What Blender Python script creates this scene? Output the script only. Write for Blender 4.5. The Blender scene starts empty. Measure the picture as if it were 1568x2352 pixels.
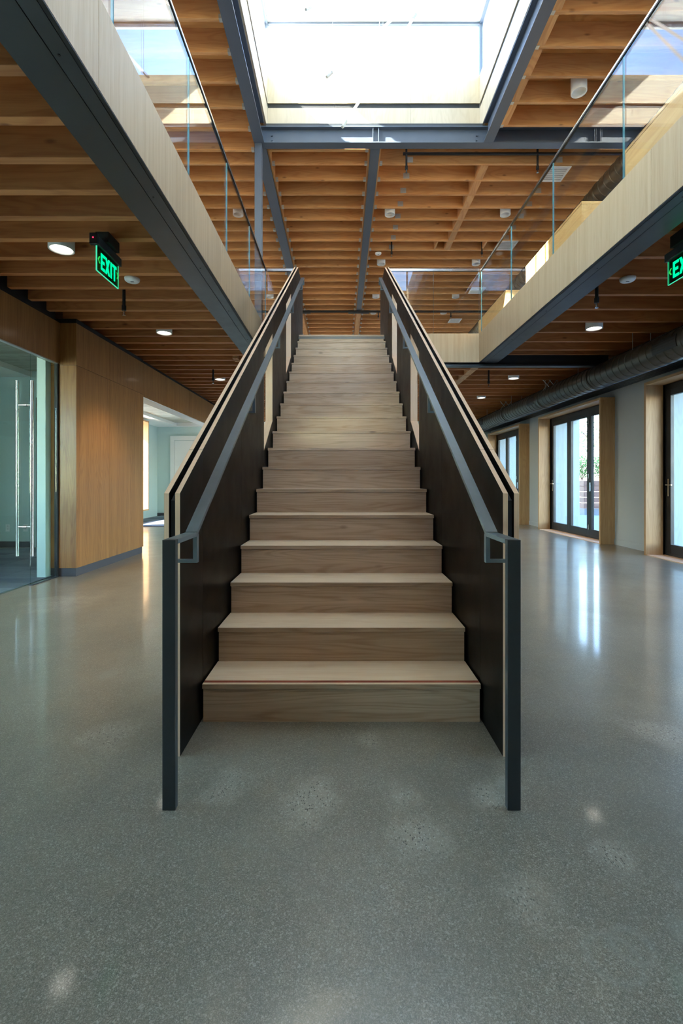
import bpy, math, random
from mathutils import Vector
random.seed(7)
scene = bpy.context.scene
col = scene.collection
R = math.radians

# ------------------------------------------------------------------ camera
cam_d = bpy.data.cameras.new('camera')
cam = bpy.data.objects.new('camera', cam_d); col.objects.link(cam); scene.camera = cam
cam.location = (0.0, 0.0, 1.12); cam.rotation_euler = (R(90), 0, 0)
cam_d.sensor_fit = 'VERTICAL'; cam_d.sensor_height = 36.0
cam_d.lens = 1085.0 / 2352.0 * 36.0
cam_d.shift_y = -(1176 - 1106) / 2352.0     # horizon sits above the frame centre
cam_d.clip_start = 0.05; cam_d.clip_end = 300

# ------------------------------------------------------------------ sky, sun, exposure
world = bpy.data.worlds.new('world'); scene.world = world; world.use_nodes = True
wn = world.node_tree; wn.nodes.clear()
wo = wn.nodes.new('ShaderNodeOutputWorld'); wb = wn.nodes.new('ShaderNodeBackground')
sk = wn.nodes.new('ShaderNodeTexSky'); sk.sky_type = 'NISHITA'; sk.sun_disc = False
SUN = Vector((1.0, 0.5, -0.925)).normalized()          # direction the sunlight travels
sk.sun_elevation = math.asin(-SUN.z); sk.sun_rotation = math.atan2(-SUN.x, -SUN.y)
sk.air_density = 1.0; sk.dust_density = 0.3; sk.ozone_density = 1.6
wb.inputs['Strength'].default_value = 1.8
wn.links.new(sk.outputs[0], wb.inputs['Color']); wn.links.new(wb.outputs[0], wo.inputs[0])
sd = bpy.data.lights.new('sun', 'SUN'); sun = bpy.data.objects.new('sun', sd); col.objects.link(sun)
sd.energy = 42.0; sd.angle = R(0.6); sd.color = (1.0, 0.95, 0.86)
sun.rotation_euler = SUN.to_track_quat('-Z', 'Y').to_euler(); sun.location = (-20, -8, 25)
scene.view_settings.view_transform = 'Standard'; scene.view_settings.look = 'None'
scene.view_settings.gamma = 1.0; scene.view_settings.use_curve_mapping = False
scene.view_settings.exposure = 0.9
cy = scene.cycles
cy.max_bounces = 12; cy.diffuse_bounces = 7; cy.glossy_bounces = 6; cy.transparent_max_bounces = 24
cy.transmission_bounces = 8; cy.sample_clamp_indirect = 8.0; cy.caustics_reflective = True; cy.caustics_refractive = False

# ------------------------------------------------------------------ materials
def srgb(r, g, b):
    f = lambda c: c / 12.92 if c <= 0.04045 else ((c + 0.055) / 1.055) ** 2.4
    return (f(r / 255), f(g / 255), f(b / 255), 1.0)

class NT:
    def __init__(s, name):
        s.m = bpy.data.materials.new(name); s.m.use_nodes = True
        s.t = s.m.node_tree; s.t.nodes.clear()
        s.out = s.t.nodes.new('ShaderNodeOutputMaterial')
    def n(s, kind, **kw):
        x = s.t.nodes.new(kind)
        for k, v in kw.items(): setattr(x, k, v)
        return x
    def l(s, a, b): s.t.links.new(a, b)
    def val(s, sock, v):
        if hasattr(v, 'is_output') or isinstance(v, bpy.types.NodeSocket): s.l(v, sock)
        else: sock.default_value = v
    def math(s, op, a, b=None, c=None, clamp=False):
        x = s.n('ShaderNodeMath', operation=op, use_clamp=clamp)
        s.val(x.inputs[0], a)
        if b is not None: s.val(x.inputs[1], b)
        if c is not None: s.val(x.inputs[2], c)
        return x.outputs[0]
    def vmath(s, op, a, b):
        x = s.n('ShaderNodeVectorMath', operation=op); s.val(x.inputs[0], a); s.val(x.inputs[1], b)
        return x.outputs[1] if op in ('DISTANCE', 'DOT_PRODUCT', 'LENGTH') else x.outputs[0]
    def noise(s, vec, scale, detail=2, rough=0.5, dist=0.0):
        x = s.n('ShaderNodeTexNoise'); s.l(vec, x.inputs['Vector'])
        x.inputs['Scale'].default_value = scale; x.inputs['Detail'].default_value = detail
        x.inputs['Roughness'].default_value = rough; x.inputs['Distortion'].default_value = dist
        return x.outputs[0]
    def mapping(s, vec, scale):
        x = s.n('ShaderNodeMapping'); s.l(vec, x.inputs[0]); x.inputs['Scale'].default_value = scale
        return x.outputs[0]
    def mix(s, f, a, b, blend='MIX'):
        x = s.n('ShaderNodeMix', data_type='RGBA', blend_type=blend)
        s.val(x.inputs[0], f); s.val(x.inputs[6], a); s.val(x.inputs[7], b)
        return x.outputs[2]
    def remap(s, v, a, b, c=0.0, d=1.0):
        x = s.n('ShaderNodeMapRange'); s.val(x.inputs[0], v)
        for i, q in enumerate((a, b, c, d)): x.inputs[i + 1].default_value = q
        return x.outputs[0]
    def bsdf(s, color, rough=0.5, metal=0.0, spec=0.5, coat=0.0, coat_r=0.1, bump=None, bump_s=0.1, bump_d=0.01):
        b = s.n('ShaderNodeBsdfPrincipled'); s.val(b.inputs['Base Color'], color); s.val(b.inputs['Roughness'], rough)
        b.inputs['Metallic'].default_value = metal; b.inputs['Specular IOR Level'].default_value = spec
        b.inputs['Coat Weight'].default_value = coat; b.inputs['Coat Roughness'].default_value = coat_r
        if bump is not None:
            u = s.n('ShaderNodeBump'); u.inputs['Strength'].default_value = bump_s; u.inputs['Distance'].default_value = bump_d
            s.l(bump, u.inputs['Height']); s.l(u.outputs[0], b.inputs['Normal'])
        s.l(b.outputs[0], s.out.inputs[0]); return b

def plain(name, c, rough=0.5, metal=0.0, spec=0.5, var=0.06, vs=6.0, coat=0.0):
    t = NT(name); tc = t.n('ShaderNodeTexCoord').outputs['Object']
    n = t.noise(tc, vs, 4)
    k = t.remap(n, 0.3, 0.7, 1 - var, 1 + var)
    t.bsdf(t.mix(1.0, c, t_gray(t, k), 'MULTIPLY'), t.remap(n, 0.3, 0.7, max(rough - 0.04, 0.02), rough + 0.04), metal, spec, coat)
    return t.m
def t_gray(t, k):
    x = t.n('ShaderNodeCombineColor'); t.l(k, x.inputs[0]); t.l(k, x.inputs[1]); t.l(k, x.inputs[2]); return x.outputs[0]

def wood(name, light, dark, axis, rough=0.5, ring=0.35, knots=False, vary=0.12, across=9.0, spec=0.4, coat=0.0):
    t = NT(name)
    tc = t.n('ShaderNodeTexCoord').outputs['Object']
    oi = t.n('ShaderNodeObjectInfo').outputs['Random']
    off = t.n('ShaderNodeCombineXYZ')
    for i, k in enumerate((31.7, 57.3, 83.1)): t.l(t.math('MULTIPLY', oi, k), off.inputs[i])
    p = t.vmath('ADD', tc, off.outputs[0])
    def sc(along, ac): return tuple(along if a == axis else ac for a in 'XYZ')
    big = t.noise(t.mapping(p, sc(0.45, across)), 1.0, 3, 0.55, 0.25)
    rings = t.math('SINE', t.math('MULTIPLY', t.noise(t.mapping(p, sc(0.7, across * 0.55)), 1.0, 2, 0.4, 0.3), 75.0))
    rings = t.remap(rings, -0.2, 1.0, 0.0, 1.0)
    fine = t.noise(t.mapping(p, sc(5.0, 230.0)), 1.0, 3, 0.6)
    f = t.math('ADD', t.math('MULTIPLY', t.remap(big, 0.3, 0.7, 0, 1), 0.55), t.math('MULTIPLY', rings, ring))
    f = t.math('ADD', f, t.math('MULTIPLY', t.remap(fine, 0.35, 0.7, 0, 1), 0.28), clamp=True)
    c = t.mix(f, light, dark)
    if knots:
        v = t.n('ShaderNodeTexVoronoi'); t.l(t.mapping(p, sc(2.2, 5.0)), v.inputs['Vector']); v.inputs['Scale'].default_value = 1.0
        kn = t.remap(v.outputs['Distance'], 0.03, 0.10, 1.0, 0.0)
        c = t.mix(t.math('MULTIPLY', kn, 0.7), c, (dark[0] * 0.35, dark[1] * 0.3, dark[2] * 0.3, 1))
    c = t.mix(1.0, c, t_gray(t, t.remap(oi, 0, 1, 1 - vary, 1 + vary)), 'MULTIPLY')
    t.bsdf(c, rough, 0, spec, coat, 0.15, fine, 0.08, 0.002)
    return t.m

FIR_L, FIR_D = srgb(214, 164, 106), srgb(182, 124, 72)
M = {}
M['fir_shaded'] = wood('shaded_fir_joist', srgb(192, 130, 76), srgb(154, 90, 48), 'X', 0.65, 0.3, True, 0.16)  # same fir as the roof joists, darkened for the weaker light below
M['fir'] = wood('douglas_fir', FIR_L, FIR_D, 'X', 0.6, 0.28, True, 0.16)
M['fir_y'] = wood('douglas_fir_block', FIR_L, FIR_D, 'Y', 0.6, 0.35, True, 0.14)
M['ply'] = wood('plywood_deck', srgb(222, 170, 104), srgb(178, 120, 62), 'X', 0.65, 0.3, False, 0.06, 5)
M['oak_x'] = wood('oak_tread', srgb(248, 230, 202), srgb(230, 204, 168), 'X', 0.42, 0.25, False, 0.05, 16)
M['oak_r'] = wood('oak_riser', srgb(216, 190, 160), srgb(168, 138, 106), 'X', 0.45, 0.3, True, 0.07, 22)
M['padauk'] = wood('red_inlay', srgb(168, 84, 58), srgb(120, 50, 34), 'X', 0.4, 0.3)
M['birch_z'] = wood('white_oak_fascia', srgb(196, 172, 138), srgb(172, 145, 110), 'Z', 0.5, 0.15, False, 0.04, 26)
M['warm_z'] = wood('warm_oak_veneer', srgb(164, 118, 66), srgb(130, 86, 44), 'Z', 0.42, 0.3, False, 0.05, 16, coat=0.15)
M['jamb_z'] = wood('oak_jamb', srgb(196, 156, 108), srgb(164, 120, 76), 'Z', 0.45, 0.25, False, 0.04, 16)
M['jamb_y'] = wood('oak_head', srgb(206, 166, 118), srgb(176, 134, 88), 'Y', 0.45, 0.3, False, 0.04, 10)
M['maple_z'] = wood('maple_skylight', srgb(202, 188, 164), srgb(180, 164, 138), 'Z', 0.5, 0.2, False, 0.03, 7)
M['yellow_y'] = wood('maple_cabinet', srgb(214, 178, 122), srgb(190, 150, 94), 'Y', 0.5, 0.25, False, 0.04, 9)
M['slat_x'] = wood('grey_plank', srgb(186, 186, 172), srgb(140, 142, 130), 'X', 0.75, 0.3, False, 0.1, 9)
M['dark_x'] = wood('planter_plank', srgb(112, 80, 70), srgb(70, 48, 42), 'X', 0.6, 0.3, False, 0.15, 9)
M['white_clad'] = wood('white_stained_board', srgb(156, 170, 172), srgb(136, 150, 154), 'Z', 0.6, 0.25, False, 0.03, 14)
M['black'] = plain('black_laminate', srgb(8, 7, 6), 0.42, 0, 0.16, 0.1)
M['steel'] = plain('charcoal_steel', srgb(46, 50, 52), 0.42, 0.0, 0.5, 0.06)
M['steel_dark'] = plain('dark_steel', srgb(44, 49, 53), 0.45, 0.0, 0.5, 0.06)
M['beam'] = plain('painted_beam', srgb(78, 88, 102), 0.5, 0.0, 0.5, 0.05)  # paint tinted bluer to stand for sky reflected in the web
M['rail'] = plain('handrail_steel', srgb(100, 110, 114), 0.34, 0.2, 0.5, 0.07, 20)  # lighter than the post steel to stand for skylight reflected along it
M['brushed'] = plain('brushed_steel', srgb(190, 188, 184), 0.25, 1.0, 0.5, 0.04)
M['galv'] = plain('galvanised', srgb(188, 192, 190), 0.45, 0.5, 0.5, 0.08, 30)
M['duct'] = plain('black_duct', srgb(78, 76, 70), 0.32, 0.6, 0.5, 0.05)
M['matblack'] = plain('matt_black', srgb(20, 21, 23), 0.6)
M['frame'] = plain('door_frame_black', srgb(34, 37, 40), 0.35)
M['wall'] = plain('grey_paint', srgb(170, 170, 166), 0.7, 0, 0.3, 0.02, 1.5)
M['white'] = plain('white_paint', srgb(236, 236, 230), 0.6, 0, 0.3, 0.02, 1.5)
M['office'] = plain('pale_office_paint', srgb(196, 214, 208), 0.65, 0, 0.3, 0.02, 1.5)
M['lampwhite'] = plain('lamp_housing', srgb(214, 212, 206), 0.4)
M['plastic'] = plain('white_plastic', srgb(232, 232, 228), 0.4)
M['greybase'] = plain('grey_base', srgb(70, 68, 72), 0.5)
M['patio'] = plain('patio_concrete', srgb(120, 134, 146), 0.75, 0, 0.3, 0.08, 12)
M['roofcap'] = plain('roof_membrane', srgb(236, 234, 228), 0.8)  # unseen roof, made white to bounce sun up onto the skylight ceiling
M['leaf'] = plain('leaf_green', srgb(92, 130, 66), 0.6, 0, 0.3, 0.35, 9)
M['leaf2'] = plain('leaf_grey_green', srgb(120, 140, 100), 0.6, 0, 0.3, 0.3, 7)
M['bark'] = plain('bark', srgb(96, 80, 66), 0.8, 0, 0.2, 0.2, 20)
M['orange'] = plain('orange_flower', srgb(236, 150, 40), 0.6)
M['farwall'] = plain('far_building_wall', srgb(206, 190, 176), 0.8)
M['plyedge'] = wood('plywood_edge', srgb(226, 204, 174), srgb(196, 166, 130), 'Y', 0.55, 0.15, False, 0.02, 6)

def ply_edge():
    t = NT('ply_layers'); tc = t.n('ShaderNodeTexCoord').outputs['Object']
    s = t.n('ShaderNodeSeparateXYZ'); t.l(tc, s.inputs[0])
    band = t.math('SINE', t.math('MULTIPLY', s.outputs[0], 2 * math.pi / 0.0042))
    n = t.noise(t.mapping(tc, (60, 6, 6)), 1, 3)
    f = t.math('ADD', t.remap(band, -1, 1, 0, 0.6), t.math('MULTIPLY', n, 0.4))
    t.bsdf(t.mix(f, srgb(240, 212, 182), srgb(196, 160, 128)), 0.55)
    return t.m
M['edge'] = ply_edge()

def glass(name, tint, base=0.04, boost=1.0):
    t = NT(name)
    tr = t.n('ShaderNodeBsdfTransparent'); tr.inputs[0].default_value = tint
    gl = t.n('ShaderNodeBsdfGlossy'); gl.inputs['Roughness'].default_value = 0.0
    lw = t.n('ShaderNodeLayerWeight'); lw.inputs[0].default_value = 0.5
    f = t.math('POWER', lw.outputs['Facing'], 5.0)
    f = t.math('ADD', t.math('MULTIPLY', f, 0.95 * boost), base, clamp=True)
    mx = t.n('ShaderNodeMixShader'); t.l(f, mx.inputs[0]); t.l(tr.outputs[0], mx.inputs[1]); t.l(gl.outputs[0], mx.inputs[2])
    t.l(mx.outputs[0], t.out.inputs[0]); return t.m
M['glass'] = glass('clear_guard_glass', (0.97, 0.985, 0.98, 1), 0.04, 0.7)
M['pane'] = glass('window_glass', (0.96, 0.985, 0.98, 1), 0.035)
M['office_glass'] = glass('green_office_glass', (0.86, 0.93, 0.90, 1), 0.04)
M['glassedge'] = plain('glass_edge', srgb(90, 140, 152), 0.2)

def emit(name, c, s):
    t = NT(name); e = t.n('ShaderNodeEmission'); e.inputs[0].default_value = c; e.inputs[1].default_value = s
    t.l(e.outputs[0], t.out.inputs[0]); return t.m
M['lens'] = emit('lit_lens', (1, 0.93, 0.82, 1), 5.0)
M['tube'] = emit('lit_tube', (1, 0.97, 0.92, 1), 3.0)
M['exit'] = emit('exit_letters', (0.0, 0.80, 0.26, 1), 1.0)
M['arrow'] = emit('exit_arrows', (0.03, 0.62, 0.08, 1), 0.6)
M['exitedge'] = emit('exit_edge', (0.05, 0.62, 0.33, 1), 0.7)
M['led'] = emit('red_led', (1, 0.02, 0.06, 1), 2.0)
M['exitglass'] = glass('exit_glass', (0.12, 0.42, 0.26, 1), 0.05)

def concrete():
    t = NT('polished_concrete'); tc = t.n('ShaderNodeTexCoord').outputs['Object']
    big = t.noise(tc, 0.9, 5, 0.6, 0.4); mid = t.noise(tc, 5.0, 5, 0.6, 0.2)
    c = t.mix(t.remap(big, 0.25, 0.75), srgb(106, 103, 90), srgb(138, 133, 116))
    c = t.mix(t.math('MULTIPLY', t.remap(mid, 0.3, 0.85), 0.5), c, srgb(90, 91, 84))
    # fine sand speckle
    sm = t.remap(t.noise(tc, 2.2, 4, 0.65), 0.3, 0.7, 0.45, 1.0)
    for scl, hi, lo, k in ((260.0, 0.90, 0.10, 0.42), (560.0, 0.74, 0.26, 0.34)):
        v2 = t.n('ShaderNodeTexVoronoi'); v2.inputs['Scale'].default_value = scl; t.l(tc, v2.inputs['Vector'])
        s2 = t.n('ShaderNodeSeparateColor'); t.l(v2.outputs['Color'], s2.inputs[0])
        c = t.mix(t.math('MULTIPLY', t.math('MULTIPLY', t.math('GREATER_THAN', s2.outputs[0], hi), k), sm), c, srgb(190, 188, 174))
        c = t.mix(t.math('MULTIPLY', t.math('MULTIPLY', t.math('LESS_THAN', s2.outputs[0], lo), k), sm), c, srgb(52, 53, 50))
    def blob(x, y, r, soft=0.85):
        d = t.vmath('DISTANCE', t.vmath('MULTIPLY', tc, (1.0, 0.8, 0.0)), (x, y * 0.8, 0.0))
        d = t.math('ADD', d, t.math('MULTIPLY', t.math('SUBTRACT', mid, 0.5), r * 2.2))
        return t.remap(d, r * (1 - soft), r, 1.0, 0.0)
    pts = [(-.12, 1.66, .12), (.21, 1.68, .08), (.23, 1.48, .10), (.5, 1.26, .09), (.51, 1.68, .08), (.12, 2.05, .07), (-.42, 1.75, .10),
           (-1.05, 2.1, .12), (.8, 1.42, .08), (-2.6, 4.4, .35), (1.4, 2.1, .15)]
    agg = None
    for p in pts:
        b = blob(*p); agg = b if agg is None else t.math('MAXIMUM', agg, b)
    agg = t.math('ADD', agg, t.math('MULTIPLY', t.remap(t.noise(tc, 1.3, 2, 0.5), 0.45, 0.8), 0.5), clamp=True)
    v = t.n('ShaderNodeTexVoronoi'); v.inputs['Scale'].default_value = 165.0
    t.l(t.mapping(tc, (1.0, 0.62, 1.0)), v.inputs['Vector'])
    sp = t.n('ShaderNodeSeparateColor'); t.l(v.outputs['Color'], sp.inputs[0])
    body = t.remap(t.math('ADD', v.outputs['Distance'], t.math('MULTIPLY', t.noise(tc, 160.0, 2), 0.4)), 0.52, 0.62, 1.0, 0.0)
    dk = t.math('MULTIPLY', t.math('GREATER_THAN', sp.outputs[0], 0.74), body)
    lt = t.math('MULTIPLY', t.math('LESS_THAN', sp.outputs[0], 0.34), body)
    c = t.mix(t.math('MULTIPLY', agg, 0.45), c, srgb(166, 162, 148))
    c = t.mix(t.math('MULTIPLY', t.math('MULTIPLY', dk, agg), 0.85), c, srgb(38, 40, 40))
    c = t.mix(t.math('MULTIPLY', t.math('MULTIPLY', lt, agg), 0.6), c, srgb(190, 188, 178))
    # pale mineral stains
    st = None
    for p in [(.86, 1.16, .055), (.78, 1.04, .05), (1.02, 1.22, .06), (.95, 1.3, .03), (-1.9, 2.4, .10), (-1.35, 2.75, .06), (1.1, 1.5, .03), (.7, 1.9, .04), (.62, 1.75, .05), (2.1, 3.9, .13)]:
        b = blob(*p, 0.5); st = b if st is None else t.math('MAXIMUM', st, b)
    for (x, y, r) in [(.70, 1.14, .045), (.64, 1.11, .06), (.9, .98, .07)]:
        d = t.vmath('DISTANCE', t.vmath('MULTIPLY', tc, (1.0, 1.0, 0.0)), (x, y, 0.0))
        ring = t.remap(t.math('ABSOLUTE', t.math('SUBTRACT', d, r)), 0.0, 0.016, 0.8, 0.0)
        st = t.math('MAXIMUM', st, ring)
    c = t.mix(t.math('MULTIPLY', st, 0.32), c, srgb(148, 152, 142))
    ro = t.remap(t.noise(tc, 2.6, 4, 0.6), 0.3, 0.7, 0.28, 0.36)
    t.bsdf(c, ro, 0, 0.5, 0.5, 0.085, t.noise(tc, 3.0, 3), 0.05, 0.01)
    return t.m
M['concrete'] = concrete()

def carpet():
    t = NT('carpet_tile'); tc = t.n('ShaderNodeTexCoord').outputs['Object']
    oi = t.n('ShaderNodeObjectInfo').outputs['Random']
    n = t.noise(t.mapping(tc, (90, 14, 14)), 1.0, 3, 0.7)
    f = t.math('ADD', t.math('MULTIPLY', n, 0.5), t.math('MULTIPLY', oi, 0.6), clamp=True)
    t.bsdf(t.mix(f, srgb(70, 82, 98), srgb(128, 138, 148)), 0.95, 0, 0.1)
    return t.m
M['carpet'] = carpet()

# ------------------------------------------------------------------ mesh helpers
class MB:
    def __init__(s): s.v = []; s.f = []; s.m = []; s.smooth = []
    def add(s, vs, fs, mi=0, sm=False):
        b = len(s.v); s.v += [tuple(p) for p in vs]
        for i, f in enumerate(fs):
            s.f.append(tuple(b + k for k in f)); s.m.append(mi if not isinstance(mi, (list, tuple)) else mi[i]); s.smooth.append(sm)
        return s
    def box(s, x0, x1, y0, y1, z0, z1, mi=0):
        # face order: -z +z -y +y -x +x
        v = [(x, y, z) for z in (z0, z1) for y in (y0, y1) for x in (x0, x1)]
        return s.add(v, [(0, 2, 3, 1), (4, 5, 7, 6), (0, 1, 5, 4), (2, 6, 7, 3), (0, 4, 6, 2), (1, 3, 7, 5)], mi)
    def prism(s, poly, axis, a, b, mi_cap=0, mi_side=0):
        # poly: 2D points; axis X -> (y,z), Y -> (x,z), Z -> (x,y)
        def P(p, q):
            return {'X': (q, p[0], p[1]), 'Y': (p[0], q, p[1]), 'Z': (p[0], p[1], q)}[axis]
        n = len(poly); v = [P(p, a) for p in poly] + [P(p, b) for p in poly]
        f = [tuple(range(n)), tuple(range(2 * n - 1, n - 1, -1))] + [(i, i + n, (i + 1) % n + n, (i + 1) % n) for i in range(n)]
        return s.add(v, f, [mi_cap, mi_cap] + ([mi_side] * n if not isinstance(mi_side, (list, tuple)) else list(mi_side)))
    def cyl(s, p0, p1, r, n=16, mi=0, cap=True, r1=None):
        p0 = Vector(p0); p1 = Vector(p1); d = (p1 - p0).normalized(); r1 = r if r1 is None else r1
        u = d.orthogonal().normalized(); w = d.cross(u)
        c = [(math.cos(2 * math.pi * i / n), math.sin(2 * math.pi * i / n)) for i in range(n)]
        v = [p0 + (u * a + w * b) * r for a, b in c] + [p1 + (u * a + w * b) * r1 for a, b in c]
        s.add(v, [(i, (i + 1) % n, (i + 1) % n + n, i + n) for i in range(n)], mi, True)
        if cap: s.add(v, [tuple(range(n - 1, -1, -1)), tuple(range(n, 2 * n))], mi)
        return s
    def lathe(s, prof, c, n=24, mi=0, axis='Z'):
        v = []
        for r, h in prof:
            for i in range(n):
                a = 2 * math.pi * i / n
                q = (r * math.cos(a), r * math.sin(a), h)
                if axis == 'Y': q = (q[0], q[2], q[1])
                v.append((c[0] + q[0], c[1] + q[1], c[2] + q[2]))
        f = []
        for k in range(len(prof) - 1):
            for i in range(n):
                f.append((k * n + i, k * n + (i + 1) % n, (k + 1) * n + (i + 1) % n, (k + 1) * n + i))
        return s.add(v, f, mi, True)
    def bar(s, pts, w, h, mi=0):
        # flat bar through points in a plane of constant x centre; w along x, h perpendicular, path in (x,y,z) with same x
        for a, b in zip(pts[:-1], pts[1:]):
            a = Vector(a); b = Vector(b); d = (b - a).normalized(); X = Vector((1, 0, 0)); nrm = X.cross(d).normalized()
            v = [q + X * sx * w / 2 + nrm * sn * h / 2 for q in (a, b) for sx, sn in ((-1, -1), (1, -1), (1, 1), (-1, 1))]
            s.add(v, [(0, 1, 2, 3), (7, 6, 5, 4), (0, 4, 5, 1), (1, 5, 6, 2), (2, 6, 7, 3), (3, 7, 4, 0)], mi)
        return s
    def build(s, name, mats, parent=None, bevel=0.0):
        me = bpy.data.meshes.new(name)
        base = Vector(parent_world(parent)) if parent else Vector((0, 0, 0))
        me.from_pydata([tuple(Vector(p) - base) for p in s.v], [], s.f)
        mats = mats if isinstance(mats, (list, tuple)) else [mats]
        for m in mats: me.materials.append(M[m] if isinstance(m, str) else m)
        me.polygons.foreach_set('material_index', s.m); me.polygons.foreach_set('use_smooth', s.smooth)
        import bmesh
        bm = bmesh.new(); bm.from_mesh(me); bmesh.ops.recalc_face_normals(bm, faces=bm.faces); bm.to_mesh(me); bm.free()
        me.update()
        o = bpy.data.objects.new(name, me); col.objects.link(o)
        if parent: o.parent = parent
        if bevel:
            b = o.modifiers.new('bevel', 'BEVEL'); b.width = bevel; b.segments = 2; b.limit_method = 'ANGLE'; b.harden_normals = False
        return o
def parent_world(p):
    v = Vector((0, 0, 0))
    while p: v += p.location; p = p.parent
    return v
def tag(o, label=None, cat=None, group=None, kind=None):
    if label: o['label'] = label
    if cat: o['category'] = cat
    if group: o['group'] = group
    if kind: o['kind'] = kind
    return o
def thing(name, loc, label, cat, group=None):
    o = bpy.data.objects.new(name, None); col.objects.link(o); o.location = loc; o.empty_display_size = 0.1
    return tag(o, label, cat, group)
def struct(name, loc=(0, 0, 0), label=None, cat=None):
    o = bpy.data.objects.new(name, None); col.objects.link(o); o.location = loc; o.empty_display_size = 0.1
    return tag(o, label, cat, kind='structure')
def box(name, mats, parent, x0, x1, y0, y1, z0, z1, bevel=0.0):
    return MB().box(x0, x1, y0, y1, z0, z1).build(name, mats, parent, bevel)
def copy_part(o, dx=0, dy=0, dz=0, parent=None):
    c = o.copy(); col.objects.link(c); c.parent = parent or o.parent
    c.location = Vector(o.location) + Vector((dx, dy, dz))
    for ch in o.children:
        k = ch.copy(); col.objects.link(k); k.parent = c
    return c
def copy_thing(o, loc, label=None):
    c = o.copy(); col.objects.link(c); c.location = loc
    if label: c['label'] = label
    for ch in list(o.children):
        k = ch.copy(); col.objects.link(k); k.parent = c
        if ch.type == 'LIGHT': k.data = ch.data
        for g in list(ch.children):
            q = g.copy(); col.objects.link(q); q.parent = k
    return c

# ------------------------------------------------------------------ key dimensions
RI, TR, Y0 = 0.177, 0.2794, 2.196          # riser, tread, first nosing
ZF = 19 * RI                               # upper floor 3.363
XL, XR, YL = -1.12, 2.09, 7.17             # opening edges, landing edge
ZJ = 3.04                                  # lower joist underside
ZB, ZRJ, ZRD = 6.05, 6.10, 6.38            # roof beam underside, roof joist underside, roof deck
YN, YB = -3.6, 15.4                        # near and back walls
XWL, XWR = -6.0, 4.87
ZFB = 2.93                                 # underside of fascia / floor beams

# ------------------------------------------------------------------ floor
fl = MB().box(-6.3, 4.95, YN - 0.2, YB + 0.2, -0.15, 0).build('floor', 'concrete')
tag(fl, 'polished grey concrete slab with speckled aggregate patches and pale stains', 'floor', kind='structure')
uf = struct('floor.001', (0, 0, ZF), 'upper storey floor slab around the stair opening', 'floor')
M['slabtop'] = plain('grey_upper_floor', srgb(128, 124, 116), .5)
def slab(x0, x1, y0, y1): box('floor_slab', 'slabtop', uf, x0, x1, y0, y1, ZF - 0.06, ZF)
slab(XWL - .3, XL - 0.04, YN, 16.6); slab(XR + 0.04, XWR + 0.2, YN, 16.6); slab(XL - 0.04, XR + 0.04, YL + 0.06, 16.6); slab(XL - 0.04, XR + 0.04, YN, -0.9)
gr = MB().box(4.95, 40, -12, 60, -0.15, -0.02).build('floor.002', 'patio')
tag(gr, 'pale blue grey patio paving outside the folding doors', 'patio', kind='structure')
gr2 = MB().box(-40, -6.3, -12, 60, -0.15, -0.02).build('floor.003', 'patio')
tag(gr2, 'paving outside the left side window', 'patio', kind='structure')

# ------------------------------------------------------------------ joists
c1 = struct('ceiling', (0, 0, ZF - 0.06), 'underside of the left gallery floor on close fir joists', 'ceiling')
def joist_row(root, x0, x1, ys, zb, zt, th, ledgers=True, hang=('L', 'R'), plate_x=None, mat='fir'):
    yb = ys[0]
    b = MB().box(x0, x1, yb - th, yb, zb, zt)
    j0 = b.build('joist', mat, root, 0.003)
    subs = []
    hm = MB()
    for s in hang:
        xa, xb = (x0, x0 + 0.045) if s == 'L' else (x1 - 0.045, x1)
        hm = MB().box(xa, xb, yb - th - 0.003, yb + 0.003, zb - 0.003, zb + 0.045)
        subs.append(hm.build('joist_hanger', 'galv', j0))
    out = [j0]
    for y in ys[1:]:
        out.append(copy_part(j0, dy=y - yb))
    if plate_x:
        for px_ in plate_x:
            pl = MB().box(px_ - 0.05, px_ + 0.05, yb - th - 0.004, yb - th - 0.0005, zb + 0.02, zb + 0.11).build('metal_plate', 'galv', j0)
            for j, y in list(zip(out, ys))[1:8]:
                q = pl.copy(); col.objects.link(q); q.parent = j
    return out
SL = 0.3105
ysl = [2.24 - SL * 16 + SL * k for k in range(0, 60) if 2.24 - SL * 16 + SL * k < 15.3]
joist_row(c1, -3.30, -1.40, [y for y in ysl if y < 7.35], ZJ, ZF - 0.06, 0.062, hang=('R',), mat='fir_shaded')
joist_row(c1, -3.30, 0.45, [y for y in ysl if 7.35 < y < YB - .05], ZJ, ZF - 0.06, 0.062, hang=(), mat='fir_shaded')
box('ceiling_deck', 'ply', c1, XWL, XL - .06, YN, YL, ZF - 0.075, ZF - 0.0605); box('ceiling_deck', 'ply', c1, XWL, 0.5, YL + .1, YB, ZF - 0.075, ZF - 0.0605)
box('blocking', 'fir_y', c1, -1.70, -1.62, 7.36, 7.58, ZJ, ZF - .08)
c2 = struct('ceiling.001', (3.5, 0, ZF - 0.06), 'underside of the right gallery floor on fir joists', 'ceiling')
SRR = 0.4064
ysr = [4.08 - SRR * 16 + SRR * k for k in range(0, 48)]
joist_row(c2, 2.40, XWR, [y for y in ysr + [7.185] if y < 7.19], ZJ, ZF - 0.06, 0.05, hang=(), mat='fir_shaded')
joist_row(c2, 0.55, XWR, [y for y in ysr if 7.33 < y < YB - .05], ZJ, ZF - 0.06, 0.05, hang=(), mat='fir_shaded')
box('ceiling_deck', 'ply', c2, XR + .06, XWR, YN, YL, ZF - 0.075, ZF - 0.0605); box('ceiling_deck', 'ply', c2, 0.5, XWR, YL + .1, YB, ZF - 0.075, ZF - 0.0605)
ysb = [y for y in ysr if 7.33 < y < 10.3]
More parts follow.
